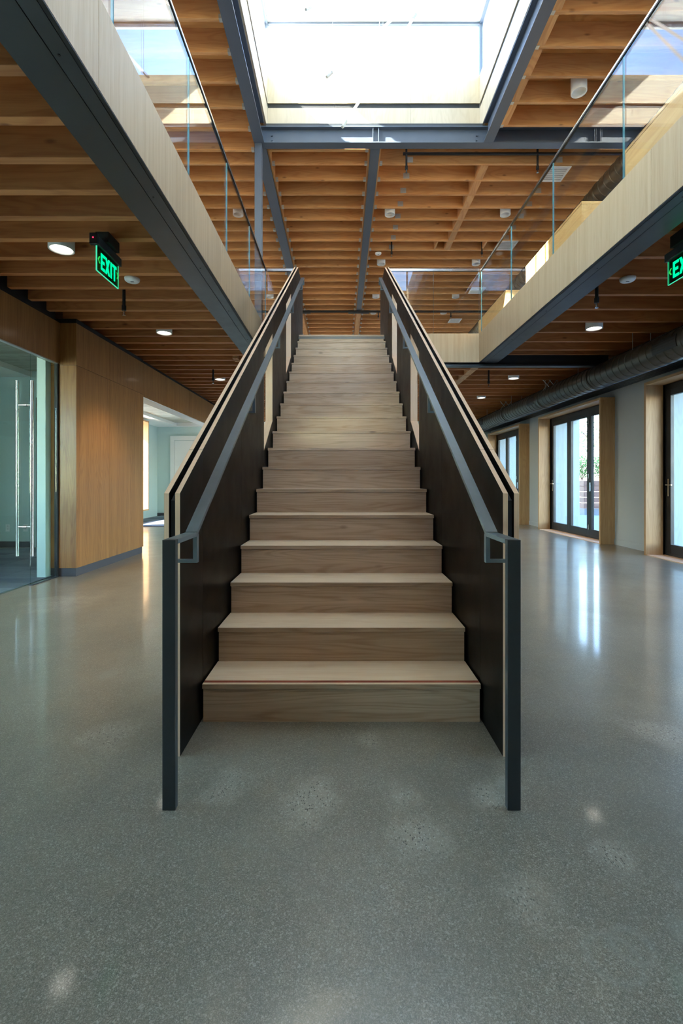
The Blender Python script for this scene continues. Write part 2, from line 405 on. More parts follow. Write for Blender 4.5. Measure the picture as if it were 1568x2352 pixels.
for a in ysb[:-1]: box('blocking', 'fir_y', c2, 2.20, 2.32, a + 0.001, a + SRR - 0.051, ZJ, ZF - 0.08)

c3 = struct('ceiling.002', (0, 0, ZRD), 'roof deck on orange fir joists with galvanised hangers', 'ceiling')
S16 = 0.3935
SA = 0.40
gA = [5.519 + SA * k for k in range(-22, 4)]
gB = [7.446 + S16 * k for k in range(0, 23) if 7.446 + S16 * k < 16.4]
joist_row(c3, XWL, -1.275, gA, ZRJ, ZRD, 0.042, hang=('R',))
joist_row(c3, XWL, -1.31, gB, ZRJ, ZRD, 0.042, hang=('R',))
joist_row(c3, -1.09, 0.405, gB, ZRJ, ZRD, 0.042)
joist_row(c3, 0.595, XWR, gB, ZRJ, ZRD, 0.042, hang=('L',), plate_x=(1.07, 3.41))
joist_row(c3, 2.22, XWR, [y - 0.08 for y in gA], ZRJ, ZRD, 0.042, hang=('L',))
joist_row(c3, XWL, -1.31, [7.14], ZRJ, ZRD, 0.042, hang=('R',))
joist_row(c3, -1.09, 0.405, [7.14], ZRJ, ZRD, 0.042, hang=('R',))
for y in gB[:7]: box('blocking', 'fir_y', c3, 2.20, 2.32, y + 0.001, y + S16 - 0.043, ZRJ, ZRD - 0.01)
for y in gA[-8:-1]: box('blocking', 'fir_y', c3, 2.225, 2.32, y - 0.079, y + SA - 0.123, ZRJ, ZRD - 0.01)
box('blocking', 'fir_y', c3, 1.98, 2.01, gB[6] + .001, gB[6] + S16 - .043, ZRJ, ZRD - .01)
box('blocking', 'fir_y', c3, 3.0, 3.03, gB[6] + .001, gB[6] + S16 - .043, ZRJ, ZRD - .01)
# ledgers beside the steel beams
for x0, x1, y0, y1 in ((-1.115, -1.09, 7.0, 13.6), (0.405, 0.43, 7.0, 13.6), (0.57, 0.595, 7.0, 13.6)):
    box('ledger', 'fir_y', c3, x0, x1, y0, y1, ZRJ - 0.01, ZRD - 0.01)
def deck(x0, x1, y0, y1):
    box('roof_deck', 'ply', c3, x0, x1, y0, y1, ZRD, ZRD + 0.02)
    box('roof_slab', 'roofcap', c3, x0, x1, y0, y1, ZRD + 0.021, ZRD + 0.15)
deck(XWL - .3, -1.14, YN - .2, 16.7); deck(2.10, XWR + .3, YN - .2, 16.7); deck(-1.14, 2.10, 7.09, 16.7); deck(-1.14, 2.10, YN - .2, -0.65)

# ------------------------------------------------------------------ steel
def ibeam_y(mb, xc, w, y0, y1, z0, z1, tf=0.016, tw=0.012):
    mb.box(xc - w / 2, xc + w / 2, y0, y1, z0, z0 + tf); mb.box(xc - w / 2, xc + w / 2, y0, y1, z1 - tf, z1)
    mb.box(xc - tw / 2, xc + tw / 2, y0, y1, z0 + tf, z1 - tf); return mb
def steel(name, mb, label, cat='beam', mat='beam', loc=None):
    o = mb.build(name, mat); return tag(o, label, cat)
steel('steel_beam', ibeam_y(MB(), -1.20, 0.15, -0.7, 6.865, ZB, ZB + 0.30), 'grey steel beam along the left edge of the skylight opening')
steel('steel_beam', ibeam_y(MB(), 2.135, 0.14, -0.7, 6.865, ZB, ZB + 0.30), 'grey steel beam along the right edge of the skylight opening')
steel('steel_beam', ibeam_y(MB(), -1.20, 0.17, 7.005, 13.65, ZB, ZB + 0.30), 'grey steel roof beam running back from the blue column at left')
steel('steel_beam', ibeam_y(MB(), 0.50, 0.14, 7.005, 13.65, ZB, ZB + 0.30), 'grey steel roof beam running back above the middle of the stair')
cb = thing('cross_beam', (0.5, 6.935, ZB), 'blue grey steel cross beam with bolts at the far end of the skylight', 'beam')
m = MB(); m.box(-1.27, XWR, 6.87, 7.00, ZB, ZB + 0.016).box(-1.27, XWR, 6.87, 7.00, ZB + 0.23, ZB + 0.246).box(-1.27, XWR, 6.93, 6.942, ZB + 0.016, ZB + 0.23)
m.build('web_and_flanges', 'beam', cb)
box('stiffener', 'beam', cb, 0.455, 0.463, 6.88, 6.93, ZB + 0.016, ZB + 0.23)
box('stiffener', 'beam', cb, 0.537, 0.545, 6.88, 6.93, ZB + 0.016, ZB + 0.23)
for xx in (-1.02, 1.98):
    for zz in (0.07, 0.14): MB().cyl((xx, 6.91, ZB + zz), (xx, 6.93, ZB + zz), 0.014, 6).build('bolt', 'beam', cb)
box('channel', 'steel_dark', cb, -1.10, 2.06, 6.90, 6.97, ZB + 0.247, ZB + 0.30)
steel('steel_column', MB().box(-1.265, -1.165, 6.88, 6.99, ZF, ZB), 'slim blue grey steel column rising behind the left glass guard', 'column')
for xb, xm in ((-3.3, 0.0),):
    pass
# far timber beams past the end of the steel
for i, (xc, lb) in enumerate(((-1.2, 'fir roof beam far back at left, continuing past the black pipe'), (0.5, 'fir roof beam far back in the middle, continuing past the black pipe'))):
    tag(MB().box(xc - .07, xc + .07, 13.75, 16.5, ZB - 0.02, ZB + 0.3).build('timber_beam', 'fir_y'), lb, 'beam')

# gallery edge beams (lower)
def edge_beam(side, xf, label):
    s = -1 if side == 'L' else 1
    t = thing('edge_beam', (xf, 3.2, ZFB), label, 'beam')
    a, b = sorted((xf + s * 0.025, xf + s * 0.10)); box('soffit_plate', 'steel', t, a, b, -0.9, YL - .0, ZFB - 0.004, ZFB + 0.01)
    a, b = sorted((xf + s * 0.108, xf + s * 0.285)); box('flange', 'steel', t, a, b, -0.9, YL + 0.08, ZFB, ZFB + 0.018)
    a, b = sorted((xf + s * 0.19, xf + s * 0.202)); box('web', 'steel', t, a, b, -0.9, YL + 0.08, ZFB + 0.018, ZF - 0.08)
    for y in (1.0, 2.0, 3.0, 4.0, 5.0, 6.0):
        c = xf + s * 0.075
        MB().cyl((c, y, ZFB - 0.007), (c, y, ZFB - 0.004), 0.006, 8).build('screw', 'matblack', t)
    return t
edge_beam('L', XL, 'dark steel beam under the left gallery edge')
edge_beam('R', XR, 'dark blue steel beam under the right gallery edge')
lb_ = thing('landing_beam', (0.5, YL, ZFB - 0.05), 'dark steel beam under the landing edge reaching right to the duct', 'beam')
box('flange', 'steel_dark', lb_, -1.1, 4.1, YL + 0.02, YL + 0.14, ZFB - 0.05, ZFB - 0.03)
box('web', 'steel_dark', lb_, -1.1, 4.1, YL + 0.09, YL + 0.10, ZFB - 0.03, ZF - 0.08)

# fascia boards
fz0, fz1 = ZFB, ZF
def fascia(root, x0, x1, cuts):
    for a, b in zip(cuts[:-1], cuts[1:]):
        box('fascia_panel', 'birch_z', root, x0, x1, a + 0.0015, b - 0.0015, fz0 + 0.004, fz1 + 0.005, 0.001)
t1 = struct('trim_1', (XL, 0, fz0), 'pale oak fascia boards along the left gallery edge', 'fascia')
fascia(t1, XL - 0.022, XL, [-0.9, 0.3, 1.25, 2.18, 3.22, 4.44, 5.66, YL + 0.02])
box('edge_strip', 'matblack', t1, XL - 0.021, XL - 0.001, -0.9, YL, fz0 - 0.004, fz0 + 0.003)
t2 = struct('trim_2', (XR, 0, fz0), 'pale oak fascia boards along the right gallery edge', 'fascia')
fascia(t2, XR, XR + 0.022, [-0.9, 0.3, 1.2, 2.1, 3.19, 4.2, 5.22, 6.2, YL + 0.02])
box('edge_strip', 'matblack', t2, XR + 0.001, XR + 0.021, -0.9, YL, fz0 - 0.004, fz0 + 0.003)
t3 = struct('trim_3', (0.5, YL, fz0), 'pale oak fascia boards across the landing edge', 'fascia')
box('fascia_panel', 'birch_z', t3, 0.735, XR - 0.002, YL, YL + 0.022, fz0, fz1 + 0.005, 0.001)
box('fascia_panel', 'birch_z', t3, XL + 0.002, -0.735, YL, YL + 0.022, fz0, fz1 + 0.005, 0.001)
t3b = struct('trim_4', (0.5, -0.9, fz0), 'pale oak fascia boards closing the near end of the opening', 'fascia')
box('fascia_panel', 'birch_z', t3b, XL, XR, -0.93, -0.905, fz0, fz1 + 0.005)

# ------------------------------------------------------------------ staircase
st = thing('staircase', (0, Y0, 0), 'straight pale oak staircase between black panel sides with plywood edges', 'staircase')
W2 = 0.648
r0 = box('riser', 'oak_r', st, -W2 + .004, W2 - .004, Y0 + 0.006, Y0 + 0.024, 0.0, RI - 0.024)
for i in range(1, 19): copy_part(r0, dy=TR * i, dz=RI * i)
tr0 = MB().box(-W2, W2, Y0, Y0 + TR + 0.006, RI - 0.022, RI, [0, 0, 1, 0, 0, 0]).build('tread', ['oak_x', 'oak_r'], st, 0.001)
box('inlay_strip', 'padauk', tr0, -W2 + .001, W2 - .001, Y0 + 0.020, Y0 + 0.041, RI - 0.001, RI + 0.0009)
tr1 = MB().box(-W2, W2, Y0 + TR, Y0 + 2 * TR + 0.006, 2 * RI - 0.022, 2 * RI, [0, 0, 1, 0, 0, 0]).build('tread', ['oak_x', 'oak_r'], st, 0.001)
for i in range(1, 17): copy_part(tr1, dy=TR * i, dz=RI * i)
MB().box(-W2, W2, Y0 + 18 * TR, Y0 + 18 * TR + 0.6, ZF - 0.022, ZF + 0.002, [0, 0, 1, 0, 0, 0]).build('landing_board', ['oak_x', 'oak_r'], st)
sl = RI / TR
def noz(y): return RI + (y - Y0) * sl
sof = MB(); yA, yE = Y0 + 0.35, Y0 + 18 * TR
sof.prism([(yA, noz(yA) - .42), (yE, noz(yE) - .42), (yE, noz(yE) - .40), (yA, noz(yA) - .40)], 'X', -W2, W2)
sof.build('soffit_board', 'white', st)
YP0, ZP0, YP1, ZP1, YPE = 1.923, 1.072, 7.19, 4.38, 8.0
def ptop(y): return ZP1 if y >= YP1 else ZP0 + (y - YP0) * (ZP1 - ZP0) / (YP1 - YP0)
def pbot(y):
    if y <= 2.55: return 0.0
    if y >= YP1: return ZFB - 0.05
    return max(0.0, noz(y) - 0.44)
slots = {4.0: 4.5, 5.6: 6.15}
cutsY = [YP0, 2.24, 3.10, 4.0, 4.5, 5.05, 5.6, 6.15, 6.7, YP1, YPE]
def side_board(xa, xb, core=False):
    for a, b in zip(cutsY[:-1], cutsY[1:]):
        g = 0.0008
        a2, b2 = a + (g if a > YP0 else 0), b - (g if b < YPE else 0)
        def quad(f0, f1):
            pl = [(a2, f0(a2)), (b2, f0(b2 if b < YPE or True else b2)), (b2, f1(b2)), (a2, f1(a2))]
            if a == 2.24:   # underside turns from floor to slope
                pl = [(a2, 0.0), (2.55, 0.0), (b2, f0(b2)), (b2, f1(b2)), (a2, f1(a2))]
                return MB().prism(pl, 'X', xa, xb, 0, [1, 1, 0, 1, 0])
            near = 1 if a == YP0 or a in slots.values() else 0; far = 1 if b == YPE or b in slots else 0
            return MB().prism(pl, 'X', xa, xb, 0, [1, far, 1, near])
        if a in slots:
            quad(pbot, lambda y: noz(y) + 0.06).build('side_panel', ['black', 'edge'], st)
            quad(lambda y: ptop(y) - 0.16, ptop).build('side_panel', ['black', 'edge'], st)
        else:
            quad(pbot, ptop).build('side_panel', ['black', 'edge'], st)
for s in (-1, 1):
    xi = sorted((s * 0.657, s * 0.677)); xo = sorted((s * 0.702, s * 0.722))
    side_board(*xi); side_board(*xo)
    xc = sorted((s * 0.681, s * 0.698))
    # steel core held between the boards
    pl = [(YP0 + 0.012, 0.0), (2.55, 0.0), (3.99, pbot(3.99) + .02), (3.99, ptop(3.99) - .03), (YP0 + 0.012, ptop(YP0) - 0.03)]
    MB().prism(pl, 'X', *xc).build('steel_core', 'steel_dark', st)
    for ya, yb in ((4.51, 5.59), (6.16, YPE - .01)):
        pts = [(ya, pbot(ya) + .02), (min(yb, YP1), pbot(min(yb, YP1)) + .02), (min(yb, YP1), ptop(yb) - .03), (ya, ptop(ya) - .03)]
        if yb > YP1: pts = [(ya, pbot(ya) + .02), (YP1, pbot(YP1) + .02), (yb, pbot(YP1) + .02), (yb, ZP1 - .03), (YP1, ZP1 - .03), (ya, ptop(ya) - .03)]
        MB().prism(pts, 'X', *xc).build('steel_core', 'steel_dark', st)
    for ya, yb in slots.items():   # plywood liners of the slots
        x0, x1 = sorted((s * 0.657, s * 0.722)); x0 += .0005; x1 -= .0005
        MB().box(x0, x1, yb - 0.012, yb - 0.001, noz(yb) + .06, ptop(yb) - .165).build('slot_liner', 'edge', st)
        MB().box(x0, x1, ya + 0.001, ya + 0.012, noz(ya) + .07, ptop(ya) - .16).build('slot_liner', 'edge', st)
        MB().prism([(ya + .012, noz(ya) + .062), (yb - .012, noz(yb) + .062 - .01), (yb - .012, noz(yb) + .072 - .01), (ya + .012, noz(ya) + .074)], 'X', x0, x1).build('slot_liner', 'edge', st)
    # handrail
    xr = s * 0.5875
    hr = MB(); hr.bar([(xr, 1.633, .913), (xr, 1.855, .913)], 0.045, 0.016)
    hr.bar([(xr, 1.852, .917), (xr, 7.16, 4.205)], 0.045, 0.016)
    h = hr.build('handrail', 'rail', st)
    MB().box(xr - .0225, xr + .0225, 1.607, 1.632, 0.0, 0.921).build('post', 'steel', h, 0.0015)
    MB().box(xr - .022, xr + .022, 7.161, 7.176, 4.10, 4.213).build('end_return', 'rail', h)
    for by in (1.86, 3.1, 4.35, 5.6, 6.85):
        bz = .917 + (by - 1.852) * (4.205 - .917) / (7.16 - 1.852) - 0.008
        bm_ = MB(); bm_.box(xr - s * .0225 - (0.016 if s < 0 else 0), xr - s * .0225 + (0.016 if s > 0 else 0), by - .012, by + .012, bz - .10, bz - (.0 if by > 2 else 0.0))
        a, b = sorted((xr + s * 0.02, s * 0.6565)); bm_.box(xr - .0225, b, by - .012, by + .012, bz - .112, bz - .10) if s > 0 else bm_.box(a, xr + .0225, by - .012, by + .012, bz - .112, bz - .10)
        bm_.build('bracket', 'rail', h)

# ------------------------------------------------------------------ glass guards
def pane_y(root, x, ya, yb, z0, z1, th=0.012):
    b = MB().box(x - th / 2, x + th / 2, ya, yb, z0, z1, [1, 1, 1, 1, 0, 0])
    return b.build('glass_panel', ['glass', 'glassedge'], root)
ZG = 4.33
gl = thing('glass_guard', (XL, 3.2, ZF), 'frameless glass guard along the left gallery edge', 'glass railing')
grt = thing('glass_guard', (XR, 3.2, ZF), 'frameless glass guard along the right gallery edge', 'glass railing')
js = [-0.9, 0.0, 1.19, 2.37, 3.55, 4.73, 5.90, YL]
for a, b in zip(js[:-1], js[1:]):
    pane_y(gl, XL - 0.03, a + .004, b - .004, ZF + .005, ZG - .005); pane_y(grt, XR + 0.03, a + .004, b - .004, ZF + .005, ZG - .005)
def rail_y(root, x):
    MB().box(x - .012, x + .012, -0.9, YL, ZG - .005, ZG + .012).build('top_rail', 'brushed', root)
    MB().box(x - .012, x + .012, -0.9, YL, ZG - .02, ZG - .0055).build('rail_channel', 'matblack', root)
rail_y(gl, XL - 0.03); rail_y(grt, XR + 0.03)
for x in (XL - 0.03, XR + 0.03):
    box('base_shoe', 'steel', gl if x < 0 else grt, x - .006, x + .02, -0.9, YL, ZF - .001, ZF + .004)
def guard_x(x0, x1, cuts, label):
    t = thing('glass_guard', ((x0 + x1) / 2, YL + .03, ZF), label, 'glass railing')
    for a, b in zip(cuts[:-1], cuts[1:]):
        MB().box(a + .003, b - .003, YL + .025, YL + .037, ZF + .005, ZG - .005, [1, 1, 0, 0, 1, 1]).build('glass_panel', ['glass', 'glassedge'], t)
    box('top_rail', 'brushed', t, x0, x1, YL + .018, YL + .044, ZG - .005, ZG + .03)
guard_x(XL - .01, -0.727, [XL - .01, -0.727], 'short glass guard across the landing, left of the stair')
guard_x(0.727, XR + .01, [0.727, 1.4, XR + .01], 'glass guard across the landing, right of the stair')

# ------------------------------------------------------------------ skylight monitor
sk1 = struct('window_1', (0.48, 3.2, 6.35), 'roof monitor lined in pale maple with clerestory glazing on four sides', 'skylight')
SX0, SX1, SY0, SY1 = -1.10, 2.06, -0.6, 7.04
def ring_panels(z0, z1, mat, nm, split=True, inset=0.0):
    xs = [SX0, -0.10, 1.03, SX1]
    for a, b in zip(xs[:-1], xs[1:]):
        box(nm, mat, sk1, a + .001, b - .001, SY1 + inset, SY1 + .04, z0, z1)
    ys = [SY0, 0.9, 2.4, 3.9, 5.4, SY1]
    for a, b in zip(ys[:-1], ys[1:]):
        box(nm, mat, sk1, SX0 - .04, SX0 - inset, a + .001, b - .001, z0, z1)
        box(nm, mat, sk1, SX1 + inset, SX1 + .04, a + .001, b - .001, z0, z1)
    box(nm, mat, sk1, SX0, SX1, SY0 - .04, SY0 - inset, z0, z1)
ring_panels(6.352, 6.687, 'maple_z', 'liner_panel')
ring_panels(6.688, 6.757, 'matblack', 'reveal_strip', inset=0.015)
ring_panels(6.758, 7.18, 'maple_z', 'liner_panel')
GZ0, GZ1 = 7.181, 7.97
for (x0, x1, y0, y1) in ((SX0 - .05, SX0, SY0 - .05, SY0), (SX1, SX1 + .05, SY0 - .05, SY0), (SX0 - .05, SX0, SY1, SY1 + .05), (SX1, SX1 + .05, SY1, SY1 + .05)):
    box('corner_mullion', 'beam', sk1, x0, x1, y0, y1, GZ0, GZ1)
for y in (1.9, 4.4):
    for x in (SX1 + .005,): box('mullion', 'beam', sk1, x, x + .045, y, y + .04, GZ0, GZ1)
box('head_rail', 'beam', sk1, SX0, SX1, SY1, SY1 + .05, GZ1 - .03, GZ1)
for x in (SX0 - .05, SX1): box('head_rail', 'beam', sk1, x, x + .05, SY0, SY1, GZ1 - .03, GZ1)
box('pane', 'pane', sk1, SX0, SX1, SY1 + .02, SY1 + .026, GZ0, GZ1 - .03)
box('pane', 'pane', sk1, SX0, SX1, SY0 - .026, SY0 - .02, GZ0, GZ1)
box('pane', 'pane', sk1, SX0 - .026, SX0 - .02, 4.3, SY1, GZ0, GZ1 - .03)
for a, b in ((SY0, .9), (.9, 2.4), (2.4, 3.4), (3.4, 4.25)): box('liner_panel', 'maple_z', sk1, SX0 - .04, SX0, a + .001, b - .001, GZ0, GZ1 - .031)  # solid stretch added in place of glazing, keeps sun off the upper cabinets
box('mullion', 'beam', sk1, SX0 - .05, SX0 - .005, 4.251, 4.298, GZ0, GZ1)
box('pane', 'pane', sk1, SX1 + .02, SX1 + .026, SY0, SY1, GZ0, GZ1 - .03)
box('monitor_ceiling', 'white', sk1, SX0 - .12, SX1 + .12, SY0 - .12, SY1 + .12, GZ1 + .001, GZ1 + .12)
box('curb', 'roofcap', sk1, SX0 - .09, SX0 - .041, SY0 - .09, SY1 + .09, 6.53, GZ0 - .01)
box('curb', 'roofcap', sk1, SX1 + .041, SX1 + .09, SY0 - .09, SY1 + .09, 6.53, GZ0 - .01)
box('curb', 'roofcap', sk1, SX0 - .04, SX1 + .04, SY1 + .041, SY1 + .09, 6.4, GZ0 - .01)

# ------------------------------------------------------------------ pendant light tubes
def tube(p0, p1, label, cable_ts):
    p0, p1 = Vector(p0), Vector(p1); t = thing('tube_pendant', (p0 + p1) / 2, label, 'pendant light')
    d = (p1 - p0).normalized()
    MB().cyl(p0 + d * .10, p1 - d * .10, 0.0135, 14).build('tube', 'tube', t)
    MB().cyl(p0, p0 + d * .10, 0.0145, 14).build('end_cap', 'galv', t)
    MB().cyl(p1 - d * .10, p1, 0.0145, 14).build('end_cap', 'galv', t)
    for k in cable_ts:
        q = p0.lerp(p1, k); MB().cyl(q, (q.x, q.y, GZ1), 0.0025, 6).build('cable', 'galv', t)
def at(px, py, y): return ((px - 784) / 1085 * y, y, 1.12 + (1106 - py) / 1085 * y)
tube(at(786, 292, 4.9), at(955, 33, 5.4), 'long slanting white light tube hanging lowest over the stair', (0.48, 0.93))
tube(at(750, 177, 5.2), at(958, -6, 5.7), 'slanting white light tube hanging just behind the lowest one', (0.06, 0.6))
tube(at(702, 22, 5.4), at(880, -60, 6.2), 'white light tube hanging highest, near the left skylight beam', (0.05, 0.9))

# ------------------------------------------------------------------ downlights
def downlight(x, y, zb, ztop, label, lit, r=0.09, group=None):
    t = thing('cylinder_downlight', (x, y, zb), label, 'downlight', group)
    H = ztop - zb
    MB().lathe([(r - .012, .03), (r - .012, 0.0), (r, 0.0), (r, H), (0.0, H)], (x, y, zb), 28).build('housing', 'lampwhite', t)
    if lit:
        MB().lathe([(0.0, .012), (r - .012, .012)], (x, y, zb), 28).build('lens', 'lens', t)
        ld = bpy.data.lights.get('downlight_beam')
        if not ld:
            ld = bpy.data.lights.new('downlight_beam', 'SPOT'); ld.energy = 70; ld.spot_size = R(88); ld.spot_blend = 0.6; ld.color = (1.0, .74, .45); ld.shadow_soft_size = 0.05
        lo = bpy.data.objects.new('lamp', ld); col.objects.link(lo); lo.parent = t; lo.location = (0, 0, -0.012)
    else:
        MB().lathe([(r - .012, 0.03), (r - .03, .05), (0.0, .05)], (x, y, zb), 28).build('reflector', 'plastic', t)
    return t
def bay(px, y, py=None, z=None):
    return ((px - 784) / 1085 * y, y)
for px_, y, lb in [(141, 3.915, 'nearest lit white downlight under the left gallery, beside the exit sign'), (377, 6.12, 'lit white downlight in the middle of the left gallery ceiling'),
                   (505, 8.91, 'small lit downlight farthest back under the left gallery')]:
    downlight(*bay(px_, y), 3.04, ZF - .08, lb, True, r=.098)
for px_, y, lb in [(1364, 5.88, 'nearest lit white downlight under the right gallery'), (1179, 8.73, 'lit downlight second along under the right gallery, past the landing beam'),
                   (1105, 10.76, 'lit downlight farthest back under the right gallery')]:
    downlight(*bay(px_, y), 3.02, ZF - .08, lb, True, r=.098)
downlight(3.14, 3.03, 3.055, ZF - .08, 'lit downlight under the right gallery near the right exit sign, outside the frame', True)
for px_, y, lb in [(1329, 6.03, 'large unlit white roof downlight right of the skylight beam'), (1160, 8.80, 'unlit white roof downlight above the right glass guard'),
                 (895, 8.80, 'unlit white roof downlight right of the middle steel beam, nearest of that row'), (547, 8.80, 'unlit white roof downlight seen through the left glass'),
                 (875, 10.80, 'unlit white roof downlight right of the middle beam, second in its row'), (1093, 10.80, 'unlit white roof downlight second in the right hand row'),
                 (863, 12.74, 'unlit white roof downlight above the right stair panel'), (1046, 12.74, 'unlit white roof downlight third in the right hand row, behind the glass'),
                 (857, 13.95, 'tiny unlit roof downlight beyond the black pipe at centre'), (1018, 13.95, 'tiny unlit roof downlight beyond the black pipe at right'),
                 (620, 12.74, 'tiny unlit roof downlight seen low through the left glass')]:
    downlight(*bay(px_, y), 6.085, ZRD, lb, False, r=.095)
# wall washer grazing the oak volume
# ------------------------------------------------------------------ smoke detectors, sprinklers, pipes
def smoke(x, y, z, label, hang=0.0):
    t = thing('smoke_detector', (x, y, z), label, 'smoke detector')
    MB().lathe([(0.0, 0.0), (.055, 0.0), (.066, .01), (.07, .03), (0.0, .03)], (x, y, z), 24).build('cover', 'plastic', t)
    MB().box(x - .015, x + .015, y - .006, y + .006, z - .002, z + .001).build('vent_slot', 'matblack', t)
    if hang: MB().cyl((x, y, z + .03), (x, y, z + hang), .02, 10).build('stem', 'matblack', t)
smoke(-1.98, 4.47, ZJ - .03, 'flat white smoke detector behind the left exit sign')
smoke(2.70, 4.46, ZJ - .03, 'flat white smoke detector left of the right exit sign')
smoke(0.80, 10.3, ZRJ - .03, 'round white smoke detector on the roof joists above the stair top')
def sprinkler(x, y, z0, z1, label):
    t = thing('fire_sprinkler', (x, y, z1), label, 'sprinkler')
    MB().cyl((x, y, z1 + .05), (x, y, z0), .016, 10).build('drop_pipe', 'matblack', t)
    MB().cyl((x, y, z1 + .05), (x, y, z1 + .10), .022, 10).build('coupling', 'matblack', t)
    MB().cyl((x, y, z1 + .012), (x, y, z1 + .05), .011, 8).cyl((x, y, z1), (x, y, z1 + .006), .018, 10).cyl((x, y, z1 + .004), (x, y, z1 + .02), .004, 6).build('nozzle', 'brushed', t)
sprinkler(-2.2, 4.78, ZF - .1, 2.80, 'black sprinkler drop below the left exit sign')
sprinkler(-2.2, 8.1, ZF - .1, 2.80, 'small black sprinkler drop beside the farthest left downlight')
sprinkler(2.36 + .14, 4.63, ZF - .1, 2.82, 'black sprinkler drop under the right gallery beside the dark beam')
sprinkler(2.60, 8.35, ZF - .1, 2.80, 'small black sprinkler drop under the right gallery past the landing')
sprinkler(1.0, 7.28, ZRD, 5.88, 'sprinkler drop hanging just behind the cross beam, above the stair')
sprinkler(3.02, 7.28, ZRD, 5.88, 'sprinkler drop hanging behind the cross beam above the right glass')
sprinkler(1.07, 10.1, ZRD, 5.93, 'small sprinkler drop beside the round smoke detector')
sprinkler(3.0, 10.1, ZRD, 5.93, 'small sprinkler drop above the second right roof downlight')
sprinkler(1.06, 13.62, 5.99, 5.80, 'tiny sprinkler drop under the far black pipe at centre')
sprinkler(3.15, 13.62, 5.99, 5.80, 'tiny sprinkler drop under the far black pipe at right')
tag(MB().cyl((0.95, 7.28, 6.17), (4.86, 7.28, 6.17), .022, 12).build('sprinkler_pipe', 'matblack'), 'thin black pipe running behind the cross beam', 'pipe')
fp = thing('sprinkler_pipe', (1.5, 13.7, 6.02), 'long black pipe crossing the roof far back', 'pipe')
MB().cyl((-5.9, 13.62, 6.02), (4.86, 13.62, 6.02), .03, 12).build('pipe', 'matblack', fp)
for x in (-1.2, .5): box('clamp', 'matblack', fp, x - .3 if x < 0 else x - .3, x + .3, 13.655, 13.745, 6.00, 6.07)

def diffuser(x, y, label, z=ZRJ - .015):
    t = thing('air_diffuser', (x, y, z), label, 'air vent')
    w, l = .18, .19
    m = MB(); m.box(x - w, x + w, y - l, y - l + .03, z, z + .012).box(x - w, x + w, y + l - .03, y + l, z, z + .012).box(x - w, x - w + .03, y - l + .03, y + l - .03, z, z + .012).box(x + w - .03, x + w, y - l + .03, y + l - .03, z, z + .012)
    m.build('frame', 'plastic', t)
    for k in range(7):
        yy = y - l + .045 + k * .048
        MB().box(x - w + .03, x + w - .03, yy, yy + .022, z + .003, z + .008).build('louver', 'plastic', t)
    MB().box(x - w + .03, x + w - .03, y - l + .03, y + l - .03, z + .011, z + .014).build('backing', 'galv', t)
for x, y, lb in ((3.45, 7.64, 'white air diffuser between roof joists, nearest and largest'), (3.48, 9.95, 'white air diffuser second along the right roof joists'),
                 (3.52, 12.3, 'white air diffuser third along the right roof joists'), (3.5, 14.6, 'tiny white air diffuser farthest back at right')):
    diffuser(x, y, lb)

# ------------------------------------------------------------------ exit signs
def exit_sign(x, ya, yb, zb, zt, face, text_dir, label):
    """glass blade in a plane of constant x; face = +1/-1 side the letters stand on; text runs along text_dir*y"""
    t = thing('exit_sign', (x, (ya + yb) / 2, zt), label, 'exit sign')
    MB().box(x - .004, x + .004, ya, yb, zb, zt).build('glass_blade', 'exitglass', t)
    e = MB(); q = .003
    for (a, b, c, d) in ((ya - q, ya, zb - q, zt), (yb, yb + q, zb - q, zt), (ya, yb, zb - q, zb)):
        e.box(x - .005, x + .005, a, b, c, d)
    e.build('lit_edge', 'exitedge', t)
    hs = box('housing', 'steel_dark', t, x - .022, x + .022, ya - .02, yb + .02, zt, zt + .065, 0.004)
    box('canopy', 'matblack', t, x - .05, x + .05, (ya + yb) / 2 - .09, (ya + yb) / 2 + .09, zt + .065, ZJ)
    box('end_box', 'matblack', t, x - .03, x + .03, ya - .05, ya - .02, zt - .012, zt + .072, 0.005)
    MB().cyl((x, ya - .053, zt + .035), (x, ya - .049, zt + .035), .005, 10).build('indicator_light', 'led', t)
    w = yb - ya; h = zt - zb
    def poly(pl, nm, mat):
        m = MB()
        for p in pl:
            pp = []
            for u, v in p:
                yy = (ya + u * w) if text_dir > 0 else (yb - u * w)
                pp.append((yy, zb + v * h))
            m.prism(pp, 'X', x + face * .0045, x + face * .0065)
        m.build(nm, mat, t)
    def rect(u0, u1, v0, v1): return [(u0, v0), (u1, v0), (u1, v1), (u0, v1)]
    v0, v1, b = .16, .84, .12
    poly([rect(.16, .22, v0, v1), rect(.22, .34, v0, v0 + b), rect(.22, .34, v1 - b, v1), rect(.22, .32, .44, .44 + b)], 'letter_e', 'exit')
    poly([[(.355, v0), (.425, v0), (.565, v1), (.495, v1)], [(.495, v0), (.565, v0), (.425, v1), (.355, v1)]], 'letter_x', 'exit')
    poly([rect(.60, .66, v0, v1)], 'letter_i', 'exit')
    poly([rect(.76, .82, v0, v1 - b), rect(.69, .89 - .0, v1 - b, v1)], 'letter_t', 'exit')
    poly([[(.03, .5), (.085, .64), (.125, .64), (.07, .5), (.125, .36), (.085, .36)]], 'arrow', 'arrow')
    poly([[(.985, .5), (.94, .64), (.905, .64), (.95, .5), (.905, .36), (.94, .36)]], 'arrow', 'arrow')
exit_sign(-1.84, 3.55, 3.89, 2.71, 2.895, +1, +1, 'green glass exit sign hanging under the left gallery')
exit_sign(2.63, 3.44, 3.80, 2.70, 2.885, -1, -1, 'green glass exit sign cut by the right edge of the photo')

